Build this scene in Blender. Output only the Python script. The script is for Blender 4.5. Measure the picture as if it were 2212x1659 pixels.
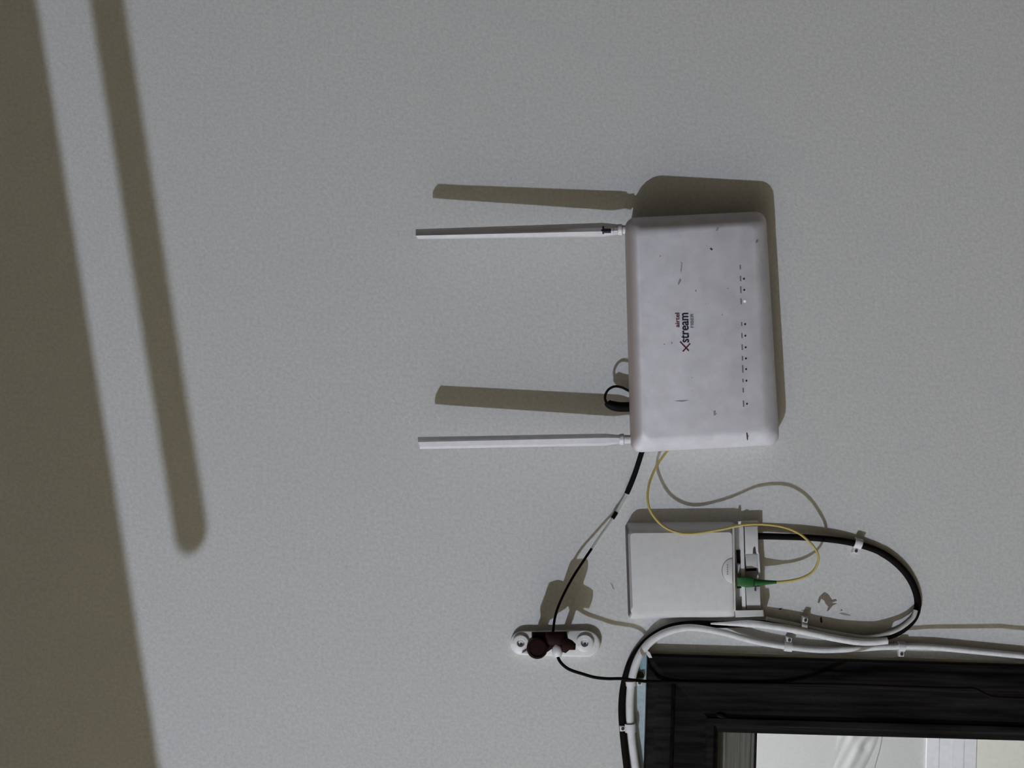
import bpy, bmesh, math, random
from mathutils import Vector, Matrix
random.seed(7)
for o in list(bpy.data.objects): bpy.data.objects.remove(o, do_unlink=True)
SC = bpy.context.scene
COL = SC.collection

# ------------------------------------------------------------------ frame of reference
# The photograph was taken with the phone turned on its side: world up is the picture's left.
S = 0.0004                    # metres on the wall for one photograph pixel
CU, CV, DIST = 1106.0, 829.5, 3000.0
ROLL = 0.028
ZC = 2.26                     # height of the picture centre on the wall
EU = Vector((math.sin(ROLL), 0, -math.cos(ROLL)))     # picture right
EV = Vector((-math.cos(ROLL), 0, -math.sin(ROLL)))    # picture down
OUT = Vector((0, -1, 0))
ORG = Vector((0, 0, ZC))

def W(u, v, d=0.0):
    """point d pixels in front of the wall that stands over wall pixel (u, v) as seen in the photo"""
    k = 1.0 - d / DIST
    return ORG + EU * ((u - CU) * k * S) + EV * ((v - CV) * k * S) + OUT * (d * S)
def WP(u, v, d=0.0):
    """orthographic: wall-plane pixel (u, v), d pixels out"""
    return ORG + EU * ((u - CU) * S) + EV * ((v - CV) * S) + OUT * (d * S)

# ------------------------------------------------------------------ camera
cam = bpy.data.cameras.new('camera'); cam_o = bpy.data.objects.new('camera', cam); COL.objects.link(cam_o)
cam.sensor_fit = 'HORIZONTAL'; cam.sensor_width = 36.0; cam.lens = 36.0 * DIST / 2212.0
cam.clip_start = 0.02
R = Matrix((EU, -EV, OUT)).transposed()
cam_o.matrix_world = Matrix.Translation(ORG + OUT * (DIST * S)) @ R.to_4x4()
SC.camera = cam_o

# ------------------------------------------------------------------ world, exposure, lamp strengths
w = bpy.data.worlds.new('world'); SC.world = w; w.use_nodes = True
w.node_tree.nodes['Background'].inputs[0].default_value = (0.60, 0.50, 0.34, 1)
w.node_tree.nodes['Background'].inputs[1].default_value = 0.0
SC.view_settings.view_transform = 'Standard'; SC.view_settings.look = 'None'
SC.view_settings.gamma = 1.0; SC.view_settings.use_curve_mapping = False
SC.view_settings.exposure = 0.0
SC.cycles.max_bounces = 8; SC.cycles.diffuse_bounces = 6
SC.cycles.sample_clamp_indirect = 4.0
BULB_R = 0.018
KEY_PX = (CU - 2950, CV + 7562, 6875)     # the bulb that throws the shadows (wall pixels, pixels out)
KEY_STRENGTH = 9100.0 * (0.031 / BULB_R) ** 2
KEY_COLOR = (0.765, 0.85, 1.03)
BACK_STRENGTH = 21.5

# ------------------------------------------------------------------ helpers
def new_mat(name, col, rough=0.5, spec=0.5, var=0.0, vscale=300.0, bump=0.0, bscale=900.0, col2=None,
            metallic=0.0, up_col=None, coat=0.0, stretch=None):
    m = bpy.data.materials.new(name); m.use_nodes = True
    nt = m.node_tree; n = nt.nodes; L = nt.links
    b = n['Principled BSDF']
    b.inputs['Roughness'].default_value = rough
    b.inputs['Specular IOR Level'].default_value = spec
    b.inputs['Metallic'].default_value = metallic
    b.inputs['Coat Weight'].default_value = coat
    g = n.new('ShaderNodeNewGeometry')
    out = None
    rgb = n.new('ShaderNodeRGB'); rgb.outputs[0].default_value = (*col, 1); out = rgb.outputs[0]
    if var > 0:
        t = n.new('ShaderNodeTexNoise'); t.inputs['Scale'].default_value = vscale; t.inputs['Detail'].default_value = 3
        if stretch:
            vm = n.new('ShaderNodeVectorMath'); vm.operation = 'MULTIPLY'; vm.inputs[1].default_value = stretch
            L.new(g.outputs['Position'], vm.inputs[0]); L.new(vm.outputs[0], t.inputs['Vector'])
        else: L.new(g.outputs['Position'], t.inputs['Vector'])
        r = n.new('ShaderNodeMapRange'); r.inputs[1].default_value = 0.3; r.inputs[2].default_value = 0.7
        r.inputs[3].default_value = 0; r.inputs[4].default_value = 1
        L.new(t.outputs['Fac'], r.inputs[0])
        c2 = col2 or tuple(max(0, c * (1 - var)) for c in col)
        mx = n.new('ShaderNodeMix'); mx.data_type = 'RGBA'
        L.new(r.outputs[0], mx.inputs['Factor']); L.new(out, mx.inputs['A']); mx.inputs['B'].default_value = (*c2, 1)
        out = mx.outputs['Result']
    if up_col:  # upward-facing faces blend to a second, darker colour
        sp = n.new('ShaderNodeSeparateXYZ'); L.new(g.outputs['Normal'], sp.inputs[0])
        r = n.new('ShaderNodeMapRange'); r.inputs[1].default_value = 0.35; r.inputs[2].default_value = 0.9
        L.new(sp.outputs['Z'], r.inputs[0])
        mx = n.new('ShaderNodeMix'); mx.data_type = 'RGBA'
        L.new(r.outputs[0], mx.inputs['Factor']); L.new(out, mx.inputs['A']); mx.inputs['B'].default_value = (*up_col, 1)
        out = mx.outputs['Result']
    L.new(out, b.inputs['Base Color'])
    if bump > 0:
        t = n.new('ShaderNodeTexNoise'); t.inputs['Scale'].default_value = bscale; t.inputs['Detail'].default_value = 2
        L.new(g.outputs['Position'], t.inputs['Vector'])
        bp = n.new('ShaderNodeBump'); bp.inputs['Strength'].default_value = bump; bp.inputs['Distance'].default_value = 0.0006
        L.new(t.outputs['Fac'], bp.inputs['Height']); L.new(bp.outputs[0], b.inputs['Normal'])
    m['out'] = 0
    return m

def emis_mat(name, col, strength):
    m = bpy.data.materials.new(name); m.use_nodes = True
    nt = m.node_tree; nt.nodes.clear()
    e = nt.nodes.new('ShaderNodeEmission'); o = nt.nodes.new('ShaderNodeOutputMaterial')
    e.inputs[0].default_value = (*col, 1); e.inputs[1].default_value = strength
    nt.links.new(e.outputs[0], o.inputs[0]); return m

class MB:
    """collects world-space vertices and faces of one part"""
    def __init__(s): s.v = []; s.f = []
    def add(s, verts, faces):
        b = len(s.v); s.v += [Vector(p) for p in verts]; s.f += [tuple(b + i for i in f) for f in faces]; return s
    def loft(s, rings, cap0=True, cap1=True, closed=True):
        n = len(rings[0]); b = len(s.v)
        for r in rings: s.v += [Vector(p) for p in r]
        for k in range(len(rings) - 1):
            for i in range(n if closed else n - 1):
                j = (i + 1) % n
                s.f.append((b + k*n + i, b + k*n + j, b + (k+1)*n + j, b + (k+1)*n + i))
        if cap0: s.f.append(tuple(b + i for i in reversed(range(n))))
        if cap1: s.f.append(tuple(b + (len(rings)-1)*n + i for i in range(n)))
        return s
    def box(s, lo, hi):
        x0, y0, z0 = lo; x1, y1, z1 = hi
        return s.add([(x0,y0,z0),(x1,y0,z0),(x1,y1,z0),(x0,y1,z0),(x0,y0,z1),(x1,y0,z1),(x1,y1,z1),(x0,y1,z1)],
                     [(0,3,2,1),(4,5,6,7),(0,1,5,4),(1,2,6,5),(2,3,7,6),(3,0,4,7)])
    def prism(s, poly, d0, d1, bevel=0.0, fn=None):
        """polygon of photo pixels, from d0 to d1 pixels off the wall, optional bevelled front rim"""
        fn = fn or W
        cu = sum(p[0] for p in poly) / len(poly); cv = sum(p[1] for p in poly) / len(poly)
        def sh(b):
            out = []
            for (u, v) in poly:
                L = math.hypot(u - cu, v - cv) or 1
                k = max(0.0, 1 - b * 1.2 / L); out.append((cu + (u - cu) * k, cv + (v - cv) * k))
            return out
        rings = [[fn(u, v, d0) for u, v in poly]]
        if bevel > 0:
            rings.append([fn(u, v, d1 - bevel) for u, v in poly])
            rings.append([fn(u, v, d1 - bevel * .35) for u, v in sh(bevel * .35)])
            rings.append([fn(u, v, d1) for u, v in sh(bevel)])
        else: rings.append([fn(u, v, d1) for u, v in poly])
        return s.loft(rings)
    def disc(s, u, v, r, d0, d1, n=24, bevel=0.0, fn=None):
        return s.prism([(u + r*math.cos(2*math.pi*i/n), v + r*math.sin(2*math.pi*i/n)) for i in range(n)], d0, d1, bevel, fn)
    def tube(s, pts, r, n=10, r1=None):
        """tube through world points"""
        rings = []; N = len(pts); t_prev = None; nrm = None
        for i, p in enumerate(pts):
            t = (pts[min(i+1, N-1)] - pts[max(i-1, 0)]).normalized()
            if nrm is None:
                a = Vector((0, 1, 0)) if abs(t.y) < .8 else Vector((1, 0, 0)); nrm = (a - t * a.dot(t)).normalized()
            else: nrm = (nrm - t * nrm.dot(t)).normalized()
            bn = t.cross(nrm)
            rr = r if r1 is None else r + (r1 - r) * i / (N - 1)
            if callable(r): rr = r(i / (N - 1))
            rings.append([p + (nrm * math.cos(2*math.pi*k/n) + bn * math.sin(2*math.pi*k/n)) * rr for k in range(n)])
        return s.loft(rings)
    def build(s, name, mat, parent=None, smooth=35, at=None):
        at = Vector(at) if at is not None else (parent_world(parent) if parent else Vector((0, 0, 0)))
        me = bpy.data.meshes.new(name)
        me.from_pydata([v - at for v in s.v], [], s.f); me.validate(); me.update()
        bm = bmesh.new(); bm.from_mesh(me); bmesh.ops.recalc_face_normals(bm, faces=bm.faces); bm.to_mesh(me); bm.free()
        if smooth:
            me.polygons.foreach_set('use_smooth', [True] * len(me.polygons)); me.set_sharp_from_angle(angle=math.radians(smooth))
        if mat: me.materials.append(mat)
        o = bpy.data.objects.new(name, me); COL.objects.link(o)
        if parent: o.parent = parent
        else: o.location = at
        return o

def parent_world(o):
    p = Vector(o.location)
    while o.parent: o = o.parent; p += o.location
    return p
def tag(o, label=None, cat=None, group=None, kind=None):
    if label: o['label'] = label
    if cat: o['category'] = cat
    if group: o['group'] = group
    if kind: o['kind'] = kind
    return o
def thing(name, at, label, cat, group=None):
    o = bpy.data.objects.new(name, None); COL.objects.link(o); o.location = at; o.empty_display_size = 0.02
    return tag(o, label, cat, group)

def spline(pts, sub=8):
    """Catmull-Rom through tuples of numbers"""
    P = [pts[0]] + list(pts) + [pts[-1]]; out = []
    for i in range(1, len(P) - 2):
        p0, p1, p2, p3 = P[i-1], P[i], P[i+1], P[i+2]
        for k in range(sub):
            t = k / sub
            out.append(tuple(0.5*((2*b) + (-a + c)*t + (2*a - 5*b + 4*c - e)*t*t + (-a + 3*b - 3*c + e)*t**3)
                             for a, b, c, e in zip(p0, p1, p2, p3)))
    out.append(tuple(pts[-1])); return out
def rrect(c, r, seg=5):
    """rounded quadrilateral from corners TL TR BR BL"""
    out = []
    for i in range(4):
        p = Vector(c[i]); a = (Vector(c[i-1]) - p).normalized(); b = (Vector(c[(i+1) % 4]) - p).normalized()
        for k in range(seg + 1):
            t = k / seg; q0 = p + a*r; q1 = p + b*r
            out.append(tuple(q0*(1-t)**2 + p*2*t*(1-t) + q1*t*t))
    return out
def cable(pts, sub=8): return [W(*p) for p in spline(pts, sub)]
def lerp(a, b, t): return a + (b - a) * t

# ------------------------------------------------------------------ materials
M = {}
def wall_paint():
    m = new_mat('wall_paint', (0.70, 0.70, 0.69), rough=0.75, spec=0.25, var=0.15, vscale=330, bump=0.35, bscale=520)
    return m
M['wall'] = wall_paint()
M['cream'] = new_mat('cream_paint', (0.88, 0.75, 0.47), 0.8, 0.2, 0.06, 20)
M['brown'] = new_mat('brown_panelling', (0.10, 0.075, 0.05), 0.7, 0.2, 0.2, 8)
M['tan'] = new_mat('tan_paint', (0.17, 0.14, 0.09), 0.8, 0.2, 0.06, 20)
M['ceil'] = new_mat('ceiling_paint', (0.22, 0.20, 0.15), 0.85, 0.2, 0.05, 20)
M['ceil2'] = new_mat('cream_filler', (0.52, 0.50, 0.39), 0.8, 0.2)
M['floor'] = new_mat('floor_tile', (0.16, 0.13, 0.09), 0.5, 0.4, 0.2, 6)
M['white'] = new_mat('router_plastic', (0.77, 0.76, 0.82), 0.42, 0.35, 0.15, 70, 0.10, 700, up_col=(0.30, 0.25, 0.23))
M['antenna'] = new_mat('antenna_plastic', (0.76, 0.75, 0.79), 0.38, 0.4, 0.10, 160)
M['box'] = new_mat('box_plastic', (0.66, 0.655, 0.66), 0.45, 0.35, 0.08, 160, 0.08, 700, up_col=(0.04, 0.022, 0.022))
M['plas'] = new_mat('white_plastic', (0.78, 0.78, 0.78), 0.4, 0.4, 0.08, 200)
M['clip'] = new_mat('clip_plastic', (0.80, 0.80, 0.82), 0.35, 0.5, 0.10, 300)
M['wcable'] = new_mat('white_cable_jacket', (0.80, 0.80, 0.81), 0.4, 0.45, 0.15, 180)
M['gcable'] = new_mat('clear_grey_jacket', (0.62, 0.62, 0.60), 0.3, 0.5, 0.15, 180)
M['black'] = new_mat('black_rubber', (0.005, 0.004, 0.0045), 0.6, 0.08)
M['blackc'] = new_mat('black_cable_jacket', (0.007, 0.005, 0.0045), 0.7, 0.06)
M['hole'] = new_mat('dark_port', (0.022, 0.010, 0.010), 0.8, 0.1)
M['maroon'] = new_mat('maroon_bakelite', (0.018, 0.004, 0.004), 0.55, 0.10, 0.5, 150)
M['yellow'] = new_mat('yellow_fibre_jacket', (0.49, 0.385, 0.12), 0.55, 0.25)
M['green'] = new_mat('green_plastic', (0.025, 0.13, 0.035), 0.45, 0.3, 0.2, 300)
M['ink'] = new_mat('dark_print', (0.03, 0.025, 0.05), 0.6, 0.2)
M['inkr'] = new_mat('maroon_print', (0.13, 0.025, 0.04), 0.6, 0.2)
M['inkg'] = new_mat('grey_print', (0.20, 0.20, 0.23), 0.6, 0.2)
M['led'] = new_mat('dark_led', (0.02, 0.02, 0.03), 0.3, 0.5)
M['ledon'] = emis_mat('lit_led', (0.9, 0.95, 1.0), 0.55)
M['frame'] = new_mat('black_door_paint', (0.0022, 0.0015, 0.0017), 0.5, 0.07, 0.6, 1, 0.5, 300, col2=(0.017, 0.015, 0.0155), stretch=(260, 260, 14))
M['bare'] = new_mat('grey_bare_wood', (0.19, 0.185, 0.16), 0.8, 0.2, 0.45, 1, stretch=(12, 200, 420))
M['blue'] = new_mat('pale_blue_paint', (0.52, 0.62, 0.66), 0.7, 0.25, 0.2, 250)
M['teal'] = new_mat('teal_paint', (0.33, 0.50, 0.56), 0.7, 0.25, 0.25, 250)
M['moss'] = new_mat('green_paint', (0.10, 0.12, 0.06), 0.8, 0.2, 0.3, 300)
M['chip'] = new_mat('brown_plaster', (0.24, 0.20, 0.165), 0.9, 0.1, 0.3, 500)
M['mark'] = new_mat('dark_mark', (0.06, 0.06, 0.07), 0.9, 0.1)
M['scuff'] = new_mat('grey_scuff', (0.33, 0.33, 0.37), 0.8, 0.1)
M['steel'] = new_mat('nail_steel', (0.08, 0.075, 0.07), 0.4, 0.5, metallic=0.6)
M['wood'] = new_mat('brown_wood', (0.25, 0.15, 0.07), 0.6, 0.3, 0.3, 30)
M['far'] = new_mat('far_white_wall', (0.66, 0.665, 0.66), 0.8, 0.2, 0.06, 200)
M['lav'] = new_mat('lavender_rail', (0.90, 0.91, 0.96), 0.7, 0.25, 0.06, 120)
M['crm2'] = new_mat('pale_cream_panel', (0.93, 0.93, 0.86), 0.8, 0.2, 0.05, 120)
M['cloth'] = new_mat('white_cloth', (0.665, 0.67, 0.67), 0.85, 0.15, 0.05, 200)

# ------------------------------------------------------------------ room shell
XL, XR, YF, ZT = -3.95, 2.60, -3.60, 3.80
corner = WP(1397, 1410)                         # outer top corner of the door frame
FX, FZ = corner.x, corner.z
JW, HW, RB = 165*S, 158*S, 85*S                 # jamb width, head width, bare rebate under the head
OX1 = FX - JW; OX0 = OX1 - 0.80; OZ = FZ - HW - RB
WT = 0.12
wb = MB()
cx0, cx1, cz = OX0 - JW*0.7, OX1 + JW*0.7, OZ + RB*1.4    # masonry opening
wb.box((XL, 0, 0), (cx0, WT, ZT)); wb.box((cx1, 0, 0), (XR, WT, ZT)); wb.box((cx0, 0, cz), (cx1, WT, ZT))
wall = tag(wb.build('wall_back', M['wall'], smooth=0), 'pale grey painted wall with the router and the door frame', kind='structure')
def shell(name, lo, hi, mat, lab):
    return tag(MB().box(lo, hi).build(name, mat, smooth=0), lab, kind='structure')
shell('floor', (XL, YF, -0.05), (XR, WT, 0), M['floor'], 'brown tiled floor of the room')
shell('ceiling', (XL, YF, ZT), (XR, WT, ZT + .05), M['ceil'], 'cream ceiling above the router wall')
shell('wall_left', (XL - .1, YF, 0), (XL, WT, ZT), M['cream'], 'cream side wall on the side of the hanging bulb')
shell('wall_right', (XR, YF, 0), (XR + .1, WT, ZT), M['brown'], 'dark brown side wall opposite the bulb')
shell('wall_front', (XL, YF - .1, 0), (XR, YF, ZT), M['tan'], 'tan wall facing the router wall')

# pale blue paint beside the door head, chips and marks of the plaster: thin flakes on the wall
def flake(name, poly, mat, t=0.6, label=None):
    o = MB().prism(poly, -0.5, t).build(name, mat, wall, smooth=0)
    if label: o['label'] = label
    return o
flake('paint_patch', [(1397,1396),(1394,1660),(1378,1661),(1374,1600),(1371,1520),(1371,1465),(1378,1432),(1388,1410)], M['blue'], label='pale blue strip of old paint beside the door head')
flake('paint_patch', [(1396,1408),(1397,1452),(1376,1455),(1380,1432),(1388,1414)], M['teal'], 1.0, label='teal blue flake of old paint at the frame corner')
flake('paint_patch', [(1375,1459),(1380,1449),(1388,1452),(1392,1459),(1391,1464),(1376,1466)], M['moss'], 1.4, label='dark green fleck of old paint')
flake('plaster_chip', [(1781,1279),(1789,1284),(1796,1294),(1799,1303),(1808,1304),(1799,1308),(1790,1319),(1786,1321),(1789,1310),(1784,1305),
      (1780,1297),(1774,1293),(1770,1303),(1766,1302),(1769,1290),(1775,1284)], M['chip'], label='brown chip where the paint has flaked off')
flake('plaster_chip', [(1796,1297),(1805,1294),(1808,1298),(1799,1301)], M['chip'])
flake('wall_mark', [(1771,1334),(1775,1333),(1777,1344),(1774,1346),(1772,1343)], M['mark'])
flake('wall_mark', [(1682,1315),(1690,1313),(1687,1317),(1683,1317)], M['mark'])
flake('wall_mark', [(1812,1325),(1821,1324),(1836,1328),(1838,1330),(1824,1329)], M['scuff'])
flake('wall_mark', [(1815,1319),(1819,1316),(1820,1319)], M['mark'])
flake('wall_mark', [(1730,1319),(1745,1317),(1746,1318),(1731,1320)], M['scuff'])
flake('wall_mark', [(1318,1258),(1323,1262),(1328,1274),(1324,1272)], M['scuff'])

# ------------------------------------------------------------------ door frame (moulded jambs and head)
PROFILE = [(0,-2),(0,20),(3,23),(16,24),(19,26),(24,27),(52,27),(58,22),(63,15),(70,14),(124,14),(129,17),(133,21),(146,21),(150,17),(154,10),(165,9),(165,-250)]
fr = thing('door_1', (OX0 + 0.40, 0.05, 0.0), 'black painted moulded door frame below and beside the router', None)
del_k = fr.pop('category', None); fr['kind'] = 'structure'
def jamb(x_out, sgn):
    m = MB(); rings = []
    for top in (False, True):
        ring = []
        for (o, h) in PROFILE:
            x = x_out + sgn * o * S
            z = 0.0 if not top else FZ - min(o, 158) * S
            ring.append(Vector((x, -h * S, z)))
        rings.append(ring)
    return m.loft(rings, True, True, True).build('jamb', M['frame'], fr, smooth=30)
jamb(FX, -1); jamb(OX0 - JW, 1)
XO = OX0 - JW
m = MB(); rings = []
for side in (0, 1):
    ring = []
    for (o, h) in PROFILE:
        o2 = min(o, 158)
        ring.append(Vector(((FX - o*S) if side else (XO + o*S), -h*S, FZ - o2*S)))
    rings.append(ring)
m.loft(rings); m.build('head', M['frame'], fr, smooth=30)
m = MB(); zt = FZ - HW
m.box((OX0 - .01, 0.012, zt - RB), (OX1 + .004, 0.05, zt + .01))
for k, (a, b) in enumerate(((0.02, .26), (.30, .62), (.66, .9))):
    m.box((OX0 - .01, 0.0105, zt - RB*b), (OX1 + .002, 0.013, zt - RB*a))
tag(m.build('rebate_board', M['bare'], fr, smooth=0), 'bare grey wooden board under the door head')
m = MB(); m.box((OX0, 0.008, zt - RB - 4*S), (OX1, 0.07, zt - RB)); m.build('door_stop', M['frame'], fr, smooth=0)
MB().box((FX - .0005, -.0028, 0), (FX + .0024, .001, FZ + .001)).build('filler_bead', M['ceil2'], fr, smooth=0)
flk = MB().prism([(1397,1404),(1404,1410),(1409,1421),(1402,1421),(1397,1414)], -2, 27); tag(flk.build('paint_fleck', M['plas'], fr, smooth=0), 'pale fleck at the frame corner')
# bead where jamb and head meet
m = MB(); p = W(1552, 1552, 12)
m.tube([W(1548, 1545, 12), W(1556, 1546, 15), W(1570, 1553, 14), W(1590, 1556, 8)], 6*S, 8); m.build('paint_run', M['frame'], fr)

# ------------------------------------------------------------------ the place beyond the doorway
BY = 1.20
def shell2(name, lo, hi, mat, lab): return shell(name, lo, hi, mat, lab)
shell2('wall_far', (-1.9, BY, 0), (0.5, BY + .08, 2.9), M['far'], 'bright white wall seen through the doorway')
shell2('wall_far_left', (-1.98, WT, 0), (-1.9, BY, 2.9), M['far'], 'white side wall beyond the doorway, towards the hinge side')
shell2('wall_far_right', (0.5, WT, 0), (0.58, BY, 2.9), M['far'], 'white side wall beyond the doorway, towards the router')
shell2('ceiling_far', (-1.9, WT, 2.9), (0.5, BY, 2.95), M['far'], 'white ceiling beyond the doorway')
shell2('floor_far', (-1.9, WT, -.05), (0.5, BY, 0), M['floor'], 'floor beyond the doorway')
DB = -BY / S
zb0, zb1 = W(2107, 1630, DB).z, W(2000, 1630, DB).z
tr = thing('trim_1', (-0.7, BY, zb0), 'pale lavender ribbed rail running across the far wall', None); tr['kind'] = 'structure'
hgt = (zb1 - zb0) / 4
for k in range(4):
    o = MB().box((-1.9, BY - .004 - .0005*(k % 2), zb0 + k*hgt + .0001), (0.5, BY + .001, zb0 + (k+1)*hgt - .0001)).build('rail_strip', M['lav'], tr, smooth=0)
shell2('trim_2', (-1.9, BY - .003, 0), (0.5, BY, zb0), M['crm2'], 'pale cream wainscot below the lavender rail')
# crumpled cloth on the far wall
cl = MB(); NU, NV = 34, 30
grid = []
for i in range(NU + 1):
    row = []
    for j in range(NV + 1):
        s, t = i / NU, j / NV
        u = 1797 + 98*s + 10*math.sin(5*t + 1); v = 1560 + 175*t
        edge = min(1, 6*min(s, 1 - s)) * min(1, 8*min(t, 1 - t) + .0)
        a = (u - 1797) * 0.75 + (v - 1560) * 0.36
        h = 3 + 4.5*math.sin(a * 0.12) + 2*math.sin(a*0.31 + 2*t) + 9*math.exp(-((u-1842)**2 + (v-1592)**2)/260) - 8*math.exp(-((u-1868)**2 + (v-1612)**2)/120)
        row.append(W(u, v, DB + 1.0 + max(0, h + 4) * edge))
    grid.append(row)
vs = [p for r in grid for p in r]; base = [Vector((p.x, BY - 0.001, p.z)) for p in vs]
n1 = NV + 1
fs = [(i*n1 + j, i*n1 + j + 1, (i+1)*n1 + j + 1, (i+1)*n1 + j) for i in range(NU) for j in range(NV)]
cl.add(vs, fs); off = len(vs); cl.add(base, [tuple(reversed(f)) for f in fs])
rim = [j for j in range(NV)] + [i*n1 + NV for i in range(NU)] + [NU*n1 + j for j in range(NV, 0, -1)] + [i*n1 for i in range(NU, 0, -1)]
for a, b in zip(rim, rim[1:] + rim[:1]): cl.f.append((a, b, off + b, off + a))
o = cl.build('hanging_cloth', M['cloth'], smooth=60, at=(W(1845, 1640, DB).x, BY, W(1890, 1640, DB).z))
tag(o, 'crumpled white cloth hanging on the bright wall beyond the doorway', 'cloth')
lt = thing('ceiling_light', (-0.7, 0.4, 2.9), 'square ceiling light beyond the doorway', 'light')
MB().box((-1.0, .15, 2.868), (-.4, .65, 2.9)).build('housing', M['plas'], lt, smooth=0)
MB().box((-.98, .17, 2.862), (-.42, .63, 2.8675)).build('diffuser', emis_mat('far_diffuser', (0.96, 0.98, 1.0), BACK_STRENGTH), lt, smooth=0)

# ------------------------------------------------------------------ lamps of the room (outside the picture)
kp = WP(*KEY_PX)
def revolve(axis_o, axis, prof, n=24):
    a = Vector(axis).normalized(); b = Vector((0, 0, 1)) if abs(a.z) < .9 else Vector((1, 0, 0)); b = (b - a*b.dot(a)).normalized(); c = a.cross(b)
    return [[axis_o + a*h + (b*math.cos(2*math.pi*i/n) + c*math.sin(2*math.pi*i/n))*r for i in range(n)] for h, r in prof]
lamp = thing('pendant_lamp', (kp.x, kp.y, ZT), 'small bare bulb hanging from the ceiling on a cord, outside the picture', 'lamp')
top = Vector((kp.x, kp.y, ZT)); Lb = ZT - kp.z
MB().loft(revolve(top, (0,0,-1), [(0,.035),(.010,.035),(.014,.02)])).build('ceiling_rose', M['plas'], lamp)
MB().loft(revolve(top, (0,0,-1), [(.012,.003),(Lb-.05,.003)], 8)).build('cord', M['plas'], lamp)
MB().loft(revolve(top, (0,0,-1), [(Lb-.055,.008),(Lb-.05,.013),(Lb-BULB_R-.001,.013)])).build('holder', M['plas'], lamp)
MB().loft(revolve(top, (0,0,-1), [(Lb + BULB_R*math.sin(math.pi*(k/12-.5)), max(.0004, BULB_R*math.cos(math.pi*(k/12-.5)))) for k in range(1, 13)], 20)).build('bulb', emis_mat('bulb_glow', KEY_COLOR, KEY_STRENGTH), lamp)
# unseen board and rod, added to cast the wall's wide shade and stripe
KF = 0.20
def toward(us, vs, f=KF):     # where the thing shading wall pixel (us, vs) hangs
    s = WP(us, vs); return s + (kp - s) * f
blocker = thing('shade_board', toward(100, 800), 'unseen slanting board added out of view to cast the wide shade on the wall', 'board')
c4 = [toward(0, -500), toward(585, 3160), toward(-170, 3160), toward(-170, -500)]
MB().loft([c4, [p + Vector((0, .015, 0)) for p in c4]]).build('board', M['ceil'], blocker, smooth=0)
for vv in (-300, 2600):
    p = toward(-165, vv) + Vector((0, .0075, -.01)); MB().tube([p, Vector((p.x, p.y, ZT - .001))], .004, 8).build('hanger', M['steel'], blocker)
ra, rb = toward(152, -500), toward(413, 1150)
rod = thing('shadow_rod', (ra + rb) / 2, 'unseen round rod added below the slanting board to cast the shadow stripe', 'rod')
MB().tube([ra, rb], 27*S, 16).build('tube', M['wood'], rod)
t = (rb - ra).normalized()
fin = MB(); q = []
for k in range(9):
    a = k / 8 * math.pi / 2; q.append((27*S*math.sin(a), max(.0003, 27*S*math.cos(a))))
fin.loft(revolve(rb, t, [(-.012, 27*S), (0, 27*S)] + q[1:])).build('finial', M['wood'], rod)
br = MB(); b0, b1 = toward(125, -25), toward(214, -25)
br.tube([b0 + Vector((0, -.006, .02)), b0 + Vector((0, -.006, 0)), b1], 9*S, 8); br.build('bracket', M['steel'], rod)

# ------------------------------------------------------------------ router
router = thing('wifi_router', WP(1674, 715), 'white router with rounded corners and two antennas on the wall', 'router')
RC = [(1349, 471), (1654, 456), (1684, 961), (1362, 978)]      # silhouette corners: TL TR BR BL
def bil(s, t):
    s = (s + 1)/2; t = (t + 1)/2
    return tuple(RC[0][i]*(1-s)*(1-t) + RC[1][i]*s*(1-t) + RC[2][i]*s*t + RC[3][i]*(1-s)*t for i in (0, 1))
RHW, RHH = 158.0, 254.0
def rdep(u): return lerp(116, 83, (u - 1355) / 320)
def rring(inset, frac, r, seg=7):
    hw, hh = RHW - inset, RHH - inset; pts = []
    for (sx, sy, a0) in ((1,-1,-90),(1,1,0),(-1,1,90),(-1,-1,180)):
        for k in range(seg + 1):
            a = math.radians(a0 + 90*k/seg)
            pts.append((sx*(hw - r) + r*math.cos(a), sy*(hh - r) + r*math.sin(a)))
    out = []
    for x, y in pts:
        u, v = bil(x/RHW, y/RHH); out.append(W(u, v, 4 + frac*(rdep(u) - 4)))
    return out
rb_ = MB()
rb_.loft([rring(14, 0.0, 18), rring(9, 0.03, 20), rring(3, 0.30, 22), rring(0, 0.50, 24), rring(1.5, .62, 24), rring(5, .72, 24), rring(12, .835, 22),
          rring(20, .93, 20), rring(26, .975, 18), rring(32, 1.0, 14)])
body = rb_.build('body', M['white'], router, smooth=50)

def on_router(poly, mat, name, t=0.5, parent=None, label=None):
    o = MB().prism(poly, 0, 0, fn=lambda u, v, d: W(u, v, rdep(u))) if False else None
    m = MB(); m.loft([[W(u, v, rdep(u) - 1.0) for u, v in poly], [W(u, v, rdep(u) + t) for u, v in poly]])
    o = m.build(name, mat, parent or router, smooth=0)
    if label: o['label'] = label
    return o
def circle(u, v, r, n=10, e=1.0): return [(u + r*math.cos(2*math.pi*i/n), v + e*r*math.sin(2*math.pi*i/n)) for i in range(n)]

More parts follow.
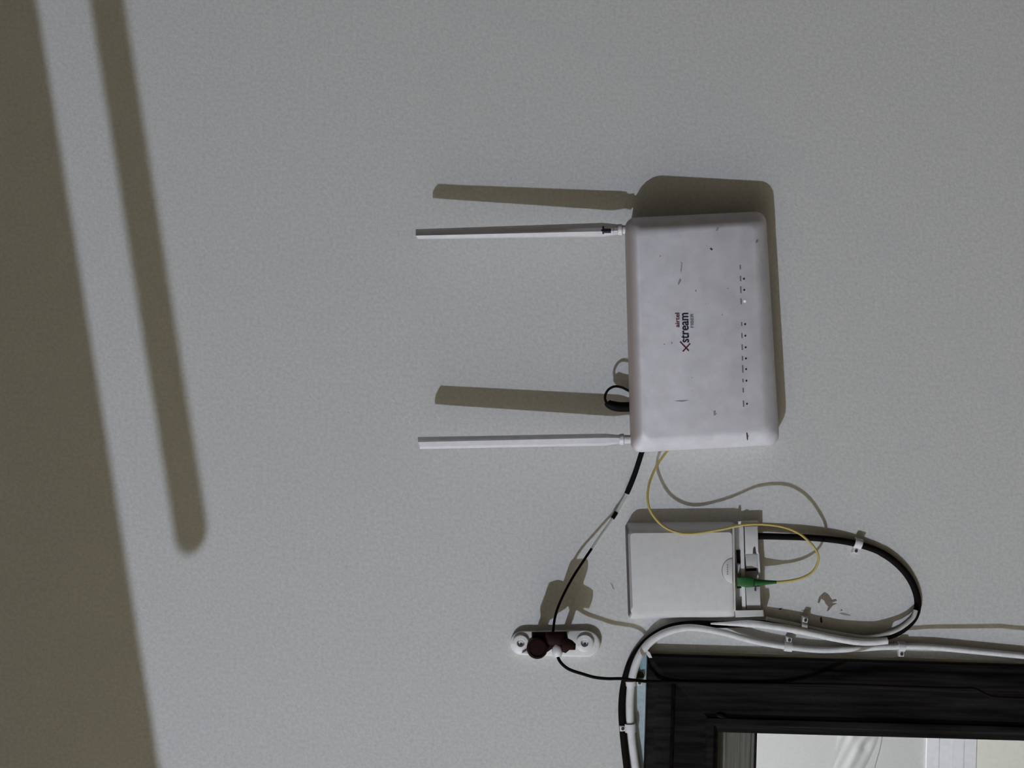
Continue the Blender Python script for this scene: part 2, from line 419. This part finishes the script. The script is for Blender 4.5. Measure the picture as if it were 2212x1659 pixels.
# printed lettering: reads from picture bottom to picture top
def text_mesh(txt, size):
    c = bpy.data.curves.new('t', 'FONT'); c.body = txt; c.size = size; c.resolution_u = 4; c.offset = 0.018
    o = bpy.data.objects.new('t', c); COL.objects.link(o)
    bpy.context.view_layer.update()
    me = bpy.data.meshes.new_from_object(o.evaluated_get(bpy.context.evaluated_depsgraph_get()))
    vs = [(v.co.x, v.co.y) for v in me.vertices]; fs = [tuple(p.vertices) for p in me.polygons]
    bpy.data.objects.remove(o, do_unlink=True); bpy.data.meshes.remove(me); return vs, fs
def lettering(txt, u_base, v0, v1, height, mat, name, label, bold=0.0, hscale=None, skew=0.026):
    vs, fs = text_mesh(txt, 1.0)
    x0, x1 = min(v[0] for v in vs), max(v[0] for v in vs)
    y1 = max(v[1] for v in vs); y0 = 0
    kx = (v0 - v1) / (x1 - x0); ky = height / (y1 - y0)
    m = MB()
    pts = []
    for x, y in vs:
        v = v0 - (x - x0)*kx; u = u_base - y*ky + skew*(v - v0); pts.append(W(u, v, rdep(u) + .6))
    m.add(pts, fs)
    o = m.build(name, mat, router, smooth=0); o['label'] = label; return o
lettering('airtel', 1467.5, 707, 676, 9.5, M['inkr'], 'lettering', 'small maroon word above the logo', skew=0)
lettering('stream', 1488, 740, 676, 16.5, M['ink'], 'lettering', 'dark printed word of the logo')
lettering('FIBER', 1498.5, 708, 677, 7.0, M['inkg'], 'lettering', 'small grey word under the logo', skew=.02)
def stroke(p, q, w, mat, name):
    dx, dy = q[0]-p[0], q[1]-p[1]; L = math.hypot(dx, dy); nx, ny = -dy/L*w/2, dx/L*w/2
    return on_router([(p[0]+nx, p[1]+ny), (q[0]+nx, q[1]+ny), (q[0]-nx, q[1]-ny), (p[0]-nx, p[1]-ny)], mat, name)
xm = MB()
for p, q in (((1469, 738), (1488, 758)), ((1491, 742), (1475, 759.5))):
    dx, dy = q[0]-p[0], q[1]-p[1]; L = math.hypot(dx, dy); nx, ny = -dy/L*1.4, dx/L*1.4
    pl = [(p[0]+nx, p[1]+ny), (q[0]+nx, q[1]+ny), (q[0]-nx, q[1]-ny), (p[0]-nx, p[1]-ny)]
    xm.loft([[W(u, v, rdep(u) - 1) for u, v in pl], [W(u, v, rdep(u) + .7) for u, v in pl]])
xm.build('logo_cross', M['inkr'], router, smooth=0)['label'] = 'maroon X of the logo'
# indicator row
ROW = [(577, 0, 8), (602, 1, 9), (626, 1, 12), (651, 2, 10), (700, 1, 7), (725, 1, 9), (750, 1, 10), (774, 1, 8), (797, 1, 13), (822, 1, 6), (843, 0, 8), (872, 1, 11)]
for v, k, ln in ROW:
    ub = 1599 + (v - 577) * 0.024
    if k != 2 or True:
        o = on_router([(ub - 1.6, v - ln/1.6), (ub + 1.4, v - ln/1.6), (ub + 1.8, v + ln/1.6), (ub - 1.0, v + ln/1.6)], M['inkg'], 'printed_mark')
    if k == 1: on_router(circle(ub + 7.5, v + .5, 2.1), M['led'], 'indicator_light', .8)
    if k == 2: on_router(circle(ub + 8, v, 3.0), M['ledon'], 'indicator_light', .8, label='lit white indicator light')
# grime on the lid
on_router([(1533,537),(1536,535),(1540,539),(1537,541)], M['mark'], 'grime_spot')
on_router([(1472,568),(1474,567),(1472,590),(1470,584)], M['scuff'], 'grime_spot')
on_router([(1469,600),(1472,606),(1466,616),(1464,612)], M['scuff'], 'grime_spot')
on_router([(1457,866),(1474,865),(1488,865),(1474,868)], M['scuff'], 'grime_spot')
on_router([(1541,888),(1546,886),(1546,897),(1542,898)], M['scuff'], 'grime_spot')
on_router([(1612,934),(1614,935),(1616,948),(1614.5,952),(1613.2,948)], M['mark'], 'grime_spot')
on_router([(1548,493),(1553,492),(1551,498),(1546,499)], M['scuff'], 'grime_spot')
for k in range(14):
    u, v = random.uniform(1390, 1640), random.uniform(505, 915)
    on_router(circle(u, v, random.uniform(.9, 2.0), 6, random.uniform(.5, 1.8)), M['scuff'], 'grime_spot', .4)

# antennas: faceted blades leaning off the wall towards their tips
def antenna(tip, base, prof_tip, prof_base, label, sticker=False):
    (ut, vt, dt), (ub, vb, db) = tip, base
    rings = []
    N = 14
    for k in range(N + 1):
        s = k / N
        u, v, d = lerp(ut, ub, s), lerp(vt, vb, s), lerp(dt, db, s)
        e = 1.0
        if s > .93: e = lerp(1.0, .72, (s - .93)/.07)
        ring = []
        for (a, b), (a2, b2) in zip(prof_tip, prof_base):
            ring.append(W(u + (4 if (k == 0 and a > 6) else 0), v + lerp(a, a2, s)*e, d + lerp(b, b2, s)*e))
        rings.append(ring)
    o = MB().loft(rings).build('antenna', M['antenna'], router, smooth=28); o['label'] = label
    # swivel joint
    j = MB(); js = []
    for h, r in ((-3, 9), (2, 12), (9, 12.5), (11, 9.5), (16, 9.5), (26, 9)):
        js.append([W(ub + h, vb + r*math.cos(2*math.pi*i/18), db - 2 + r*math.sin(2*math.pi*i/18)) for i in range(18)])
    j.loft(js).build('swivel_joint', M['antenna'], o)
    return o
PA1t = [(-11,-14),(-9,-3),(-1,10),(3,14),(9,10),(11,2),(9,-9),(3,-15)]
PA1b = [(-16,-17),(-14,-3),(-5,14),(3,18),(12,12),(15,2),(12,-11),(3,-19)]
PA2t = [(-13,-14),(-12.5,-5),(-6,12),(-2,14),(8,11),(13,3),(11,-9),(2,-16)]
PA2b = [(-13,-16),(-12.5,-3),(-9,14),(-4,17),(8,13),(13,3),(11,-10),(2,-18)]
an1 = antenna((898, 506, 92), (1334, 496, 60), PA1t, PA1b, 'antenna nearest the picture top, with a white sticker at its foot')
an2 = antenna((903, 957, 92), (1338, 949, 62), PA2t, PA2b, 'antenna without sticker, nearer the socket')
# sticker with a black T
def asurf(u, v):
    t = (u - 898) / 436; vc = lerp(506, 496, t); pr = [(lerp(a[0], b[0], t), lerp(a[1], b[1], t)) for a, b in zip(PA1t, PA1b)][:6]
    x = v - vc
    for (a, h), (a2, h2) in zip(pr, pr[1:]):
        if a <= x <= a2: return lerp(92, 60, t) + h + (h2 - h)*(x - a)/(a2 - a)
    return lerp(92, 60, t)
def on_antenna(rows, t0, t1, name, mat, label=None):
    m = MB()
    m.loft([[W(u, v, asurf(u, v) + t1) for u, v in row] for row in rows], False, False, False)
    o = m.build(name, mat, an1, smooth=0)
    if label: o['label'] = label
on_antenna([[(u, v) for v in [486.5 + 2.05*k for k in range(11)]] for u in (1298, 1304, 1311, 1318, 1324)], 0, .5, 'sticker', M['plas'])
on_antenna([[(u, v) for v in [494 + 1.6*k for k in range(7)]] for u in (1305, 1312, 1320)], 0, .9, 'sticker_letter', M['ink'], 'black upright of the letter T on the sticker')
on_antenna([[(u, v) for v in [488.5 + 1.9*k for k in range(10)]] for u in (1301, 1305)], 0, .9, 'sticker_letter', M['ink'], 'black bar of the letter T on the sticker')
on_antenna([[(u, v) for v in [495.5 + 1.0*k for k in range(5)]] for u in (1298.5, 1301)], 0, .9, 'sticker_letter', M['ink'])
# power plug on top of the router with its looped lead
plug = thing('power_plug', W(1358, 878, 40), 'black plug with a looped thin lead on top of the router', 'plug')
MB().tube(cable([(1312,868,50),(1316,873,50),(1326,877,49),(1340,879,48),(1364,879,46)], 6), lambda t: lerp(7.5, 10.5, min(1, t*2))*S, 12).build('plug_body', M['black'], plug)
MB().tube(cable([(1310,870,50),(1307,862,50),(1308,852,51),(1315,841,52),(1327,835,52),(1340,836,50),(1352,841,48),(1368,850,44)], 6), 2.7*S, 8).build('lead', M['black'], plug)

# ------------------------------------------------------------------ power cord from the router to the adapter
cord = thing('adapter_cord', W(1355, 1068, 10), 'thin black and grey power cord from the router to the maroon adapter', 'cord')
path = [(1398,945,30),(1386,978,26),(1379,1000,22),(1369,1030,16),(1354,1066,9),(1342,1088,10),(1328,1112,14),(1314,1133,19),(1296,1158,27),(1278,1185,36),(1258,1215,46),(1238,1246,58),(1221,1277,70),(1206,1310,80),(1198,1338,84),(1194,1372,80)]
full = spline(path, 8)
def seg(i0, i1): return [W(*p) for p in full[i0*8:i1*8 + 1]]
MB().tube(seg(0, 4), 5.6*S, 12).build('sheath', M['black'], cord)
tag(MB().tube(seg(4, 6), 3.6*S, 10).build('grey_lead', M['gcable'], cord), 'light grey stretch of the cord')  # middle of the cord drawn in light grey
MB().tube([W(*p) for p in full[46:52]], 4.6*S, 10).build('black_sleeve', M['black'], cord)
MB().tube(seg(6, 9), 2.6*S, 8).build('grey_lead', M['gcable'], cord)
MB().tube(seg(9, 15), 2.8*S, 8).build('thin_lead', M['black'], cord)

# ------------------------------------------------------------------ wall adapter: white oval base with maroon holder
ad = thing('socket_adapter', WP(1195, 1390), 'maroon adapter on a white oval base with two screw holes', 'socket')
st = [(1128 + 26*math.cos(math.radians(a)), 1389 + 26*math.sin(math.radians(a))) for a in range(90, 271, 15)] + \
     [(1180, 1362), (1225, 1361)] + \
     [(1266 + 31*math.cos(math.radians(a)), 1390 + 29*math.sin(math.radians(a))) for a in range(-90, 91, 15)] + [(1225, 1418), (1180, 1417)]
MB().prism(st, 0, 13, 4).build('base_plate', M['plas'], ad, smooth=40)
for (u, v, r) in ((1125, 1389, 18.5), (1263, 1389, 19.5)):
    bs = MB(); n = 28
    def cr(rr, d): return [W(u + rr*math.cos(2*math.pi*i/n), v + rr*math.sin(2*math.pi*i/n), d) for i in range(n)]
    bs.loft([cr(r, 8), cr(r, 17), cr(r - 2.5, 19.5), cr(8.5, 20), cr(7.5, 14), cr(7, 12)])
    b_ = bs.build('screw_boss', M['plas'], ad, smooth=40)
    MB().disc(u, v + .5, 6.2, 11, 15, 14, 1.5).build('screw', M['plas'], b_)
    MB().disc(u + (1 if u < 1200 else .5), v + (2 if u < 1200 else 1.5), 2.9, 14, 15.6, 10).build('screw_slot', M['mark'], b_)
MB().prism([(1153,1374),(1169,1373),(1170,1390),(1154,1391)], 8, 78, 2).build('prong', M['maroon'], ad)
MB().prism([(1211,1374),(1221,1374),(1221,1388),(1212,1388)], 8, 78, 2).build('prong', M['maroon'], ad)
MB().prism([(1148,1365),(1224,1364),(1227,1378),(1226,1398),(1213,1398),(1200,1393),(1192,1402),(1180,1410),(1150,1408)], 72, 92, 5).build('holder_body', M['maroon'], ad)
MB().prism([(1212,1380),(1223,1377),(1236,1383),(1244,1391),(1243,1404),(1230,1404),(1222,1411),(1213,1408)], 74, 96, 4).build('side_wing', M['maroon'], ad)
kn = MB(); n = 28
def kr(r, d, uu=1160.5, vv=1401): 
    k = (1 - d/DIST)
    c = W(uu, vv, 102); return [c + EU*(r*S*math.cos(2*math.pi*i/n)) + EV*(r*S*math.sin(2*math.pi*i/n)) + OUT*((d - 102)*S) for i in range(n)]
kn.loft([kr(17, 58), kr(20.5, 64), kr(21, 90), kr(22, 94), kr(22, 102), kr(20, 105), kr(17, 105.5), kr(16, 103.5)])
kb = kn.build('cap', M['maroon'], ad, smooth=40)
MB().prism(rrect([(1176,1365),(1218,1364),(1217,1392),(1183,1394)], 9), 84, 132, 5).build('plug_top', M['maroon'], ad, smooth=40)
MB().tube(cable([(1203,1394,84),(1204,1406,86),(1204,1417,84)], 5), lambda t: (8 + 3.5*math.sin(math.pi*t))*S, 12).build('white_knot', M['plas'], ad)
MB().prism([(1127,1411),(1138,1404),(1146,1408),(1142,1415)], 6, 26, 2).build('base_lug', M['plas'], ad)

# black lead from the adapter across to the door frame
MB_lead = MB().tube(cable([(1202,1410,86),(1208,1426,93),(1218,1438,96),(1232,1447,97),(1256,1455,97),(1284,1463,96),(1312,1466,95),(1342,1466,90),(1368,1469,78),(1400,1472,46),(1450,1473,30),(1560,1476,30),(1700,1478,34),
        (1800,1479,60),(1880,1481,92),(1960,1484,104),(2040,1486,107),(2080,1487,108),(2105,1488,109),(2135,1502,120),(2160,1506,121),(2260,1510,118)], 6), 3.3*S, 8)
tag(MB_lead.build('black_lead', M['blackc'], at=W(1400, 1472, 40)), 'thin black lead running from the maroon adapter across the door frame', 'cord')

# ------------------------------------------------------------------ fibre termination box
fb = thing('fibre_box', WP(1652, 1235), 'white wall box with a green connector below the router', 'junction box')
def fbox():
    m = MB()
    def ring(c, r, d): return [W(u, v, d) for u, v in rrect(c, r)]
    return m.loft([ring([(1350,1129),(1589,1127),(1592,1334),(1357,1337)], 12, 0), ring([(1353,1139),(1587,1137),(1590,1331),(1359,1333)], 12, 30),
                   ring([(1356,1147),(1584,1145),(1587,1325),(1362,1327)], 11, 41), ring([(1361,1152),(1581,1150),(1584,1317),(1367,1318)], 9, 45)])
fbox().build('lid', M['box'], fb, smooth=30)
MB().prism([(1584,1132),(1640,1130),(1650,1330),(1586,1334)], 0, 15, 1.5).build('tray', M['box'], fb)
MB().prism([(1586,1318),(1649,1317),(1651,1331),(1587,1334)], 3, 40, 3).build('side_wall', M['box'], fb)
MB().prism([(1582,1140),(1586,1140),(1589,1320),(1585,1320)], 3, 43, 1).build('inner_rim', M['box'], fb)
MB().prism([(1598,1138),(1606,1137),(1611,1318),(1603,1318)], 3, 33, 1.5).build('rib', M['plas'], fb)
MB().prism([(1607,1137),(1637,1136),(1639,1196),(1609,1197)], 3, 31, 2).build('cover', M['box'], fb)
MB().prism([(1609,1197.5),(1636,1197),(1637,1227),(1611,1228)], 3, 29, 2).build('cover', M['box'], fb)
MB().prism([(1635,1196),(1640,1195),(1644,1262),(1640,1262)], 3, 28, 1.5).build('rim', M['plas'], fb)
MB().prism([(1610,1268),(1642,1266),(1644,1317),(1612,1317)], 3, 31, 2).build('cover', M['box'], fb)
MB().prism([(1594,1126),(1637,1124),(1638,1131),(1595,1133)], 2, 20, 1.5).build('hinge', M['plas'], fb)
MB().prism([(1590,1188),(1603,1188),(1605,1216),(1592,1216)], 4, 17).build('port', M['hole'], fb, smooth=0)
MB().prism([(1591,1219),(1605,1219),(1606,1238),(1592,1239)], 4, 24, 1).build('shutter', M['box'], fb)
MB().prism([(1610,1229),(1634,1227),(1634,1233),(1611,1234)], 4, 16.5).build('port', M['hole'], fb, smooth=0)
MB().prism([(1627,1184),(1630,1180),(1632,1184),(1633,1193),(1634,1196),(1626,1196)], 20, 31.8).build('latch_slot', M['mark'], fb, smooth=0)
MB().prism([(1630,1268),(1633,1268),(1634,1275),(1632,1277.5),(1629.5,1275)], 20, 31.8).build('latch_slot', M['mark'], fb, smooth=0)
tabp = [(1583 + 24*math.cos(math.radians(a)), 1232 + 27*math.sin(math.radians(a))) for a in range(90, 271, 15)]
MB().prism(tabp, 38, 47, 2).build('finger_tab', M['box'], fb, smooth=40)
for k in range(5): MB().prism([(1570,1219+5*k),(1573,1219+5*k),(1573,1221.5+5*k),(1570,1221.5+5*k)], 45, 47.6).build('tab_mark', M['scuff'], fb, smooth=0)
# green plug
gp = thing('fibre_connector', W(1610, 1258, 30), 'green fibre connector plugged into the white wall box', 'connector')
MB().prism([(1592,1247),(1617,1245),(1629,1250),(1630,1267),(1608,1268),(1592,1266)], 26, 50, 3).build('housing', M['green'], gp)
gq = [W(1626, 1258, 38), W(1640, 1258, 37), W(1660, 1258, 36.5), W(1677, 1257.5, 36)]
MB().tube(gq, lambda t: lerp(8.5, 3.4, min(1, t*1.1))*S, 12).build('boot', M['green'], gp)
MB().prism([(1592,1262),(1607,1262),(1607,1270),(1592,1271)], 20, 30).build('latch', M['hole'], gp, smooth=0)
# yellow cord
yc = cable([(1480,945,28),(1458,960,28),(1438,978,30),(1414,1015,40),(1400,1056,52),(1402,1096,60),(1424,1129,56),(1456,1148,54),(1494,1153,54),(1555,1144,60),(1615,1133,72),(1675,1135,76),(1722,1150,68),(1755,1178,58),
            (1768,1204,53),(1758,1232,45),(1733,1248,40),(1703,1255,37),(1675,1257.5,36)], 8)
tag(MB().tube(yc, 2.7*S, 8).build('yellow_fibre_cord', M['yellow'], at=W(1600, 1133, 70)), 'thin yellow cord looping from the router to the green connector', 'cord')

# ------------------------------------------------------------------ cables fixed along the door frame
bc = cable([(1636,1158,17),(1680,1159,16),(1740,1161,14),(1800,1166,11),(1850,1175,8),(1900,1192,6),(1940,1220,6),(1968,1255,5.5),(1982,1295,5.5),(1978,1328,6),(1960,1352,6),(1932,1370,6),(1900,1378,6),(1850,1380,6),(1800,1374,6),(1735,1360,6),
            (1690,1352,6),(1640,1347,6),(1596,1348,6),(1555,1349,7),(1500,1348,8.5),(1452,1354,9),(1415,1371,9),(1385,1397,9),(1362,1432,9),(1348,1478,9),(1343,1530,9),(1347,1595,9),(1358,1690,9)], 8)
tag(MB().tube(bc, lambda t: (7.0 if t < .18 else 7.6)*S, 12).build('black_cable', M['blackc'], at=W(1982, 1295, 9)), 'thick black cable looping from the box and bending around the frame corner', 'cable')
wc = cable([(2260,1423,10),(2212,1417,10),(2100,1406,10),(2000,1397,10),(1920,1397,10),(1840,1402,10),(1770,1404,10),(1700,1397,11),(1640,1387,12),(1600,1377,14),(1560,1366,18),(1500,1356,23),(1462,1359,25),(1430,1370,25),(1402,1389,23),(1382,1416,20),
            (1369,1450,18),(1362,1490,16),(1361,1545,15),(1366,1605,15),(1378,1690,15)], 8)
tag(MB().tube(wc, lambda t: lerp(6.8, 8.8, max(0, min(1, (t - .5) / .2)))*S, 12).build('white_cable', M['wcable'], at=W(1700, 1394, 20)), 'long white cable following the door frame and turning at its corner', 'cable')
uc = cable([(1535,1347,19),(1570,1347,22),(1605,1347,24),(1640,1349,24),(1690,1356,24),(1735,1364,24),(1800,1378,25),(1850,1386,28),(1885,1387,29),(1917,1384,30)], 8)
tag(MB().tube(uc, lambda t: lerp(1.5, 7.6, min(1, t/.25))*S, 12).build('white_cable', M['wcable'], at=W(1750, 1365, 22)), 'short white cable with a cut end beside the black loop', 'cable')
tc = cable([(1978,1318,20),(1972,1334,22),(1952,1352,23),(1930,1364,24),(1900,1373,24),(1868,1377,22),(1830,1372,16),(1780,1363,12),(1730,1352,12),(1690,1343,14),(1655,1336,16)], 8)
tag(MB().tube(tc, 4.6*S, 10).build('grey_cable', M['gcable'], at=W(1930, 1364, 22)), 'thin pale grey cable inside the black loop', 'cable')
# loose strand whose pale line lies on the wall above the frame
# ------------------------------------------------------------------ cable clips with nails
def clip(u, v, ang, r, d0, half, label, nail=1):
    """saddle over a cable: ang = picture direction of the cable, nail = side of the nail block"""
    root = thing('cable_clip', W(u, v, d0), label, 'cable clip', 'cable clips along the door frame')
    a = math.radians(ang); du = EU*math.cos(a) + EV*math.sin(a); dn = EU*-math.sin(a) + EV*math.cos(a)
    c = W(u, v, d0); m = MB(); rings = []
    for s in (-half, half):
        outer = []; 
        for k in range(13):
            t = math.pi*k/12; outer.append(c + du*(s*S) + dn*(math.cos(t)*(r + 3.2)*S) + OUT*(math.sin(t)*(r + 3.2)*S))
        inner = []
        for k in range(12, -1, -1):
            t = math.pi*k/12; inner.append(c + du*(s*S) + dn*(math.cos(t)*(r + .3)*S) + OUT*(math.sin(t)*(r + .3)*S))
        g = -OUT*(d0*S)
        rings.append([outer[0] + g] + outer + [outer[-1] + g, inner[0] + g] + inner + [inner[-1] + g])
    m.loft(rings).build('saddle', M['clip'], root, smooth=40)
    b0 = c - OUT*(d0*S) + dn*(nail*(r + 8)*S)
    nb = MB(); q = []
    for (h, w_) in ((0, 6.5), (d0 + 2, 6), (d0 + 4, 5)):
        q.append([b0 + du*(x*w_*S) + dn*(y*w_*S) + OUT*(h*S) for x, y in ((-1,-1),(1,-1),(1,1),(-1,1))])
    nb.loft(q).build('nail_block', M['clip'], root, smooth=0)
    nh = MB(); n = 10
    nh.loft([[b0 + du*(rr*S*math.cos(2*math.pi*i/n)) + dn*(rr*S*math.sin(2*math.pi*i/n)) + OUT*(h*S) for i in range(n)] for h, rr in ((d0+2, 3.0),(d0+6, 3.4),(d0+7, 2.4))])
    nh.build('nail', M['steel'], root)
    return root
clip(1853, 1174, 17, 8.2, 9, 8, 'white clip holding the top of the black cable loop', 1)
clip(1736, 1353, 12, 6, 16, 6, 'small clip on the thin grey cable below the plaster chip', -1)
clip(1702, 1397, 8, 7.2, 11, 8.5, 'white clip on the white cable, left of the cut cable end', -1)
clip(1947, 1397, 2, 7.2, 10, 7, 'clip with its nail in the shade next to the black frame', 1)
clip(1362, 1572, 86, 9, 15, 9, 'white clip on the cables beside the door head', 1)
clip(1364, 1476, 84, 9, 17, 5, 'small clip near the pale blue paint at the frame corner', -1)
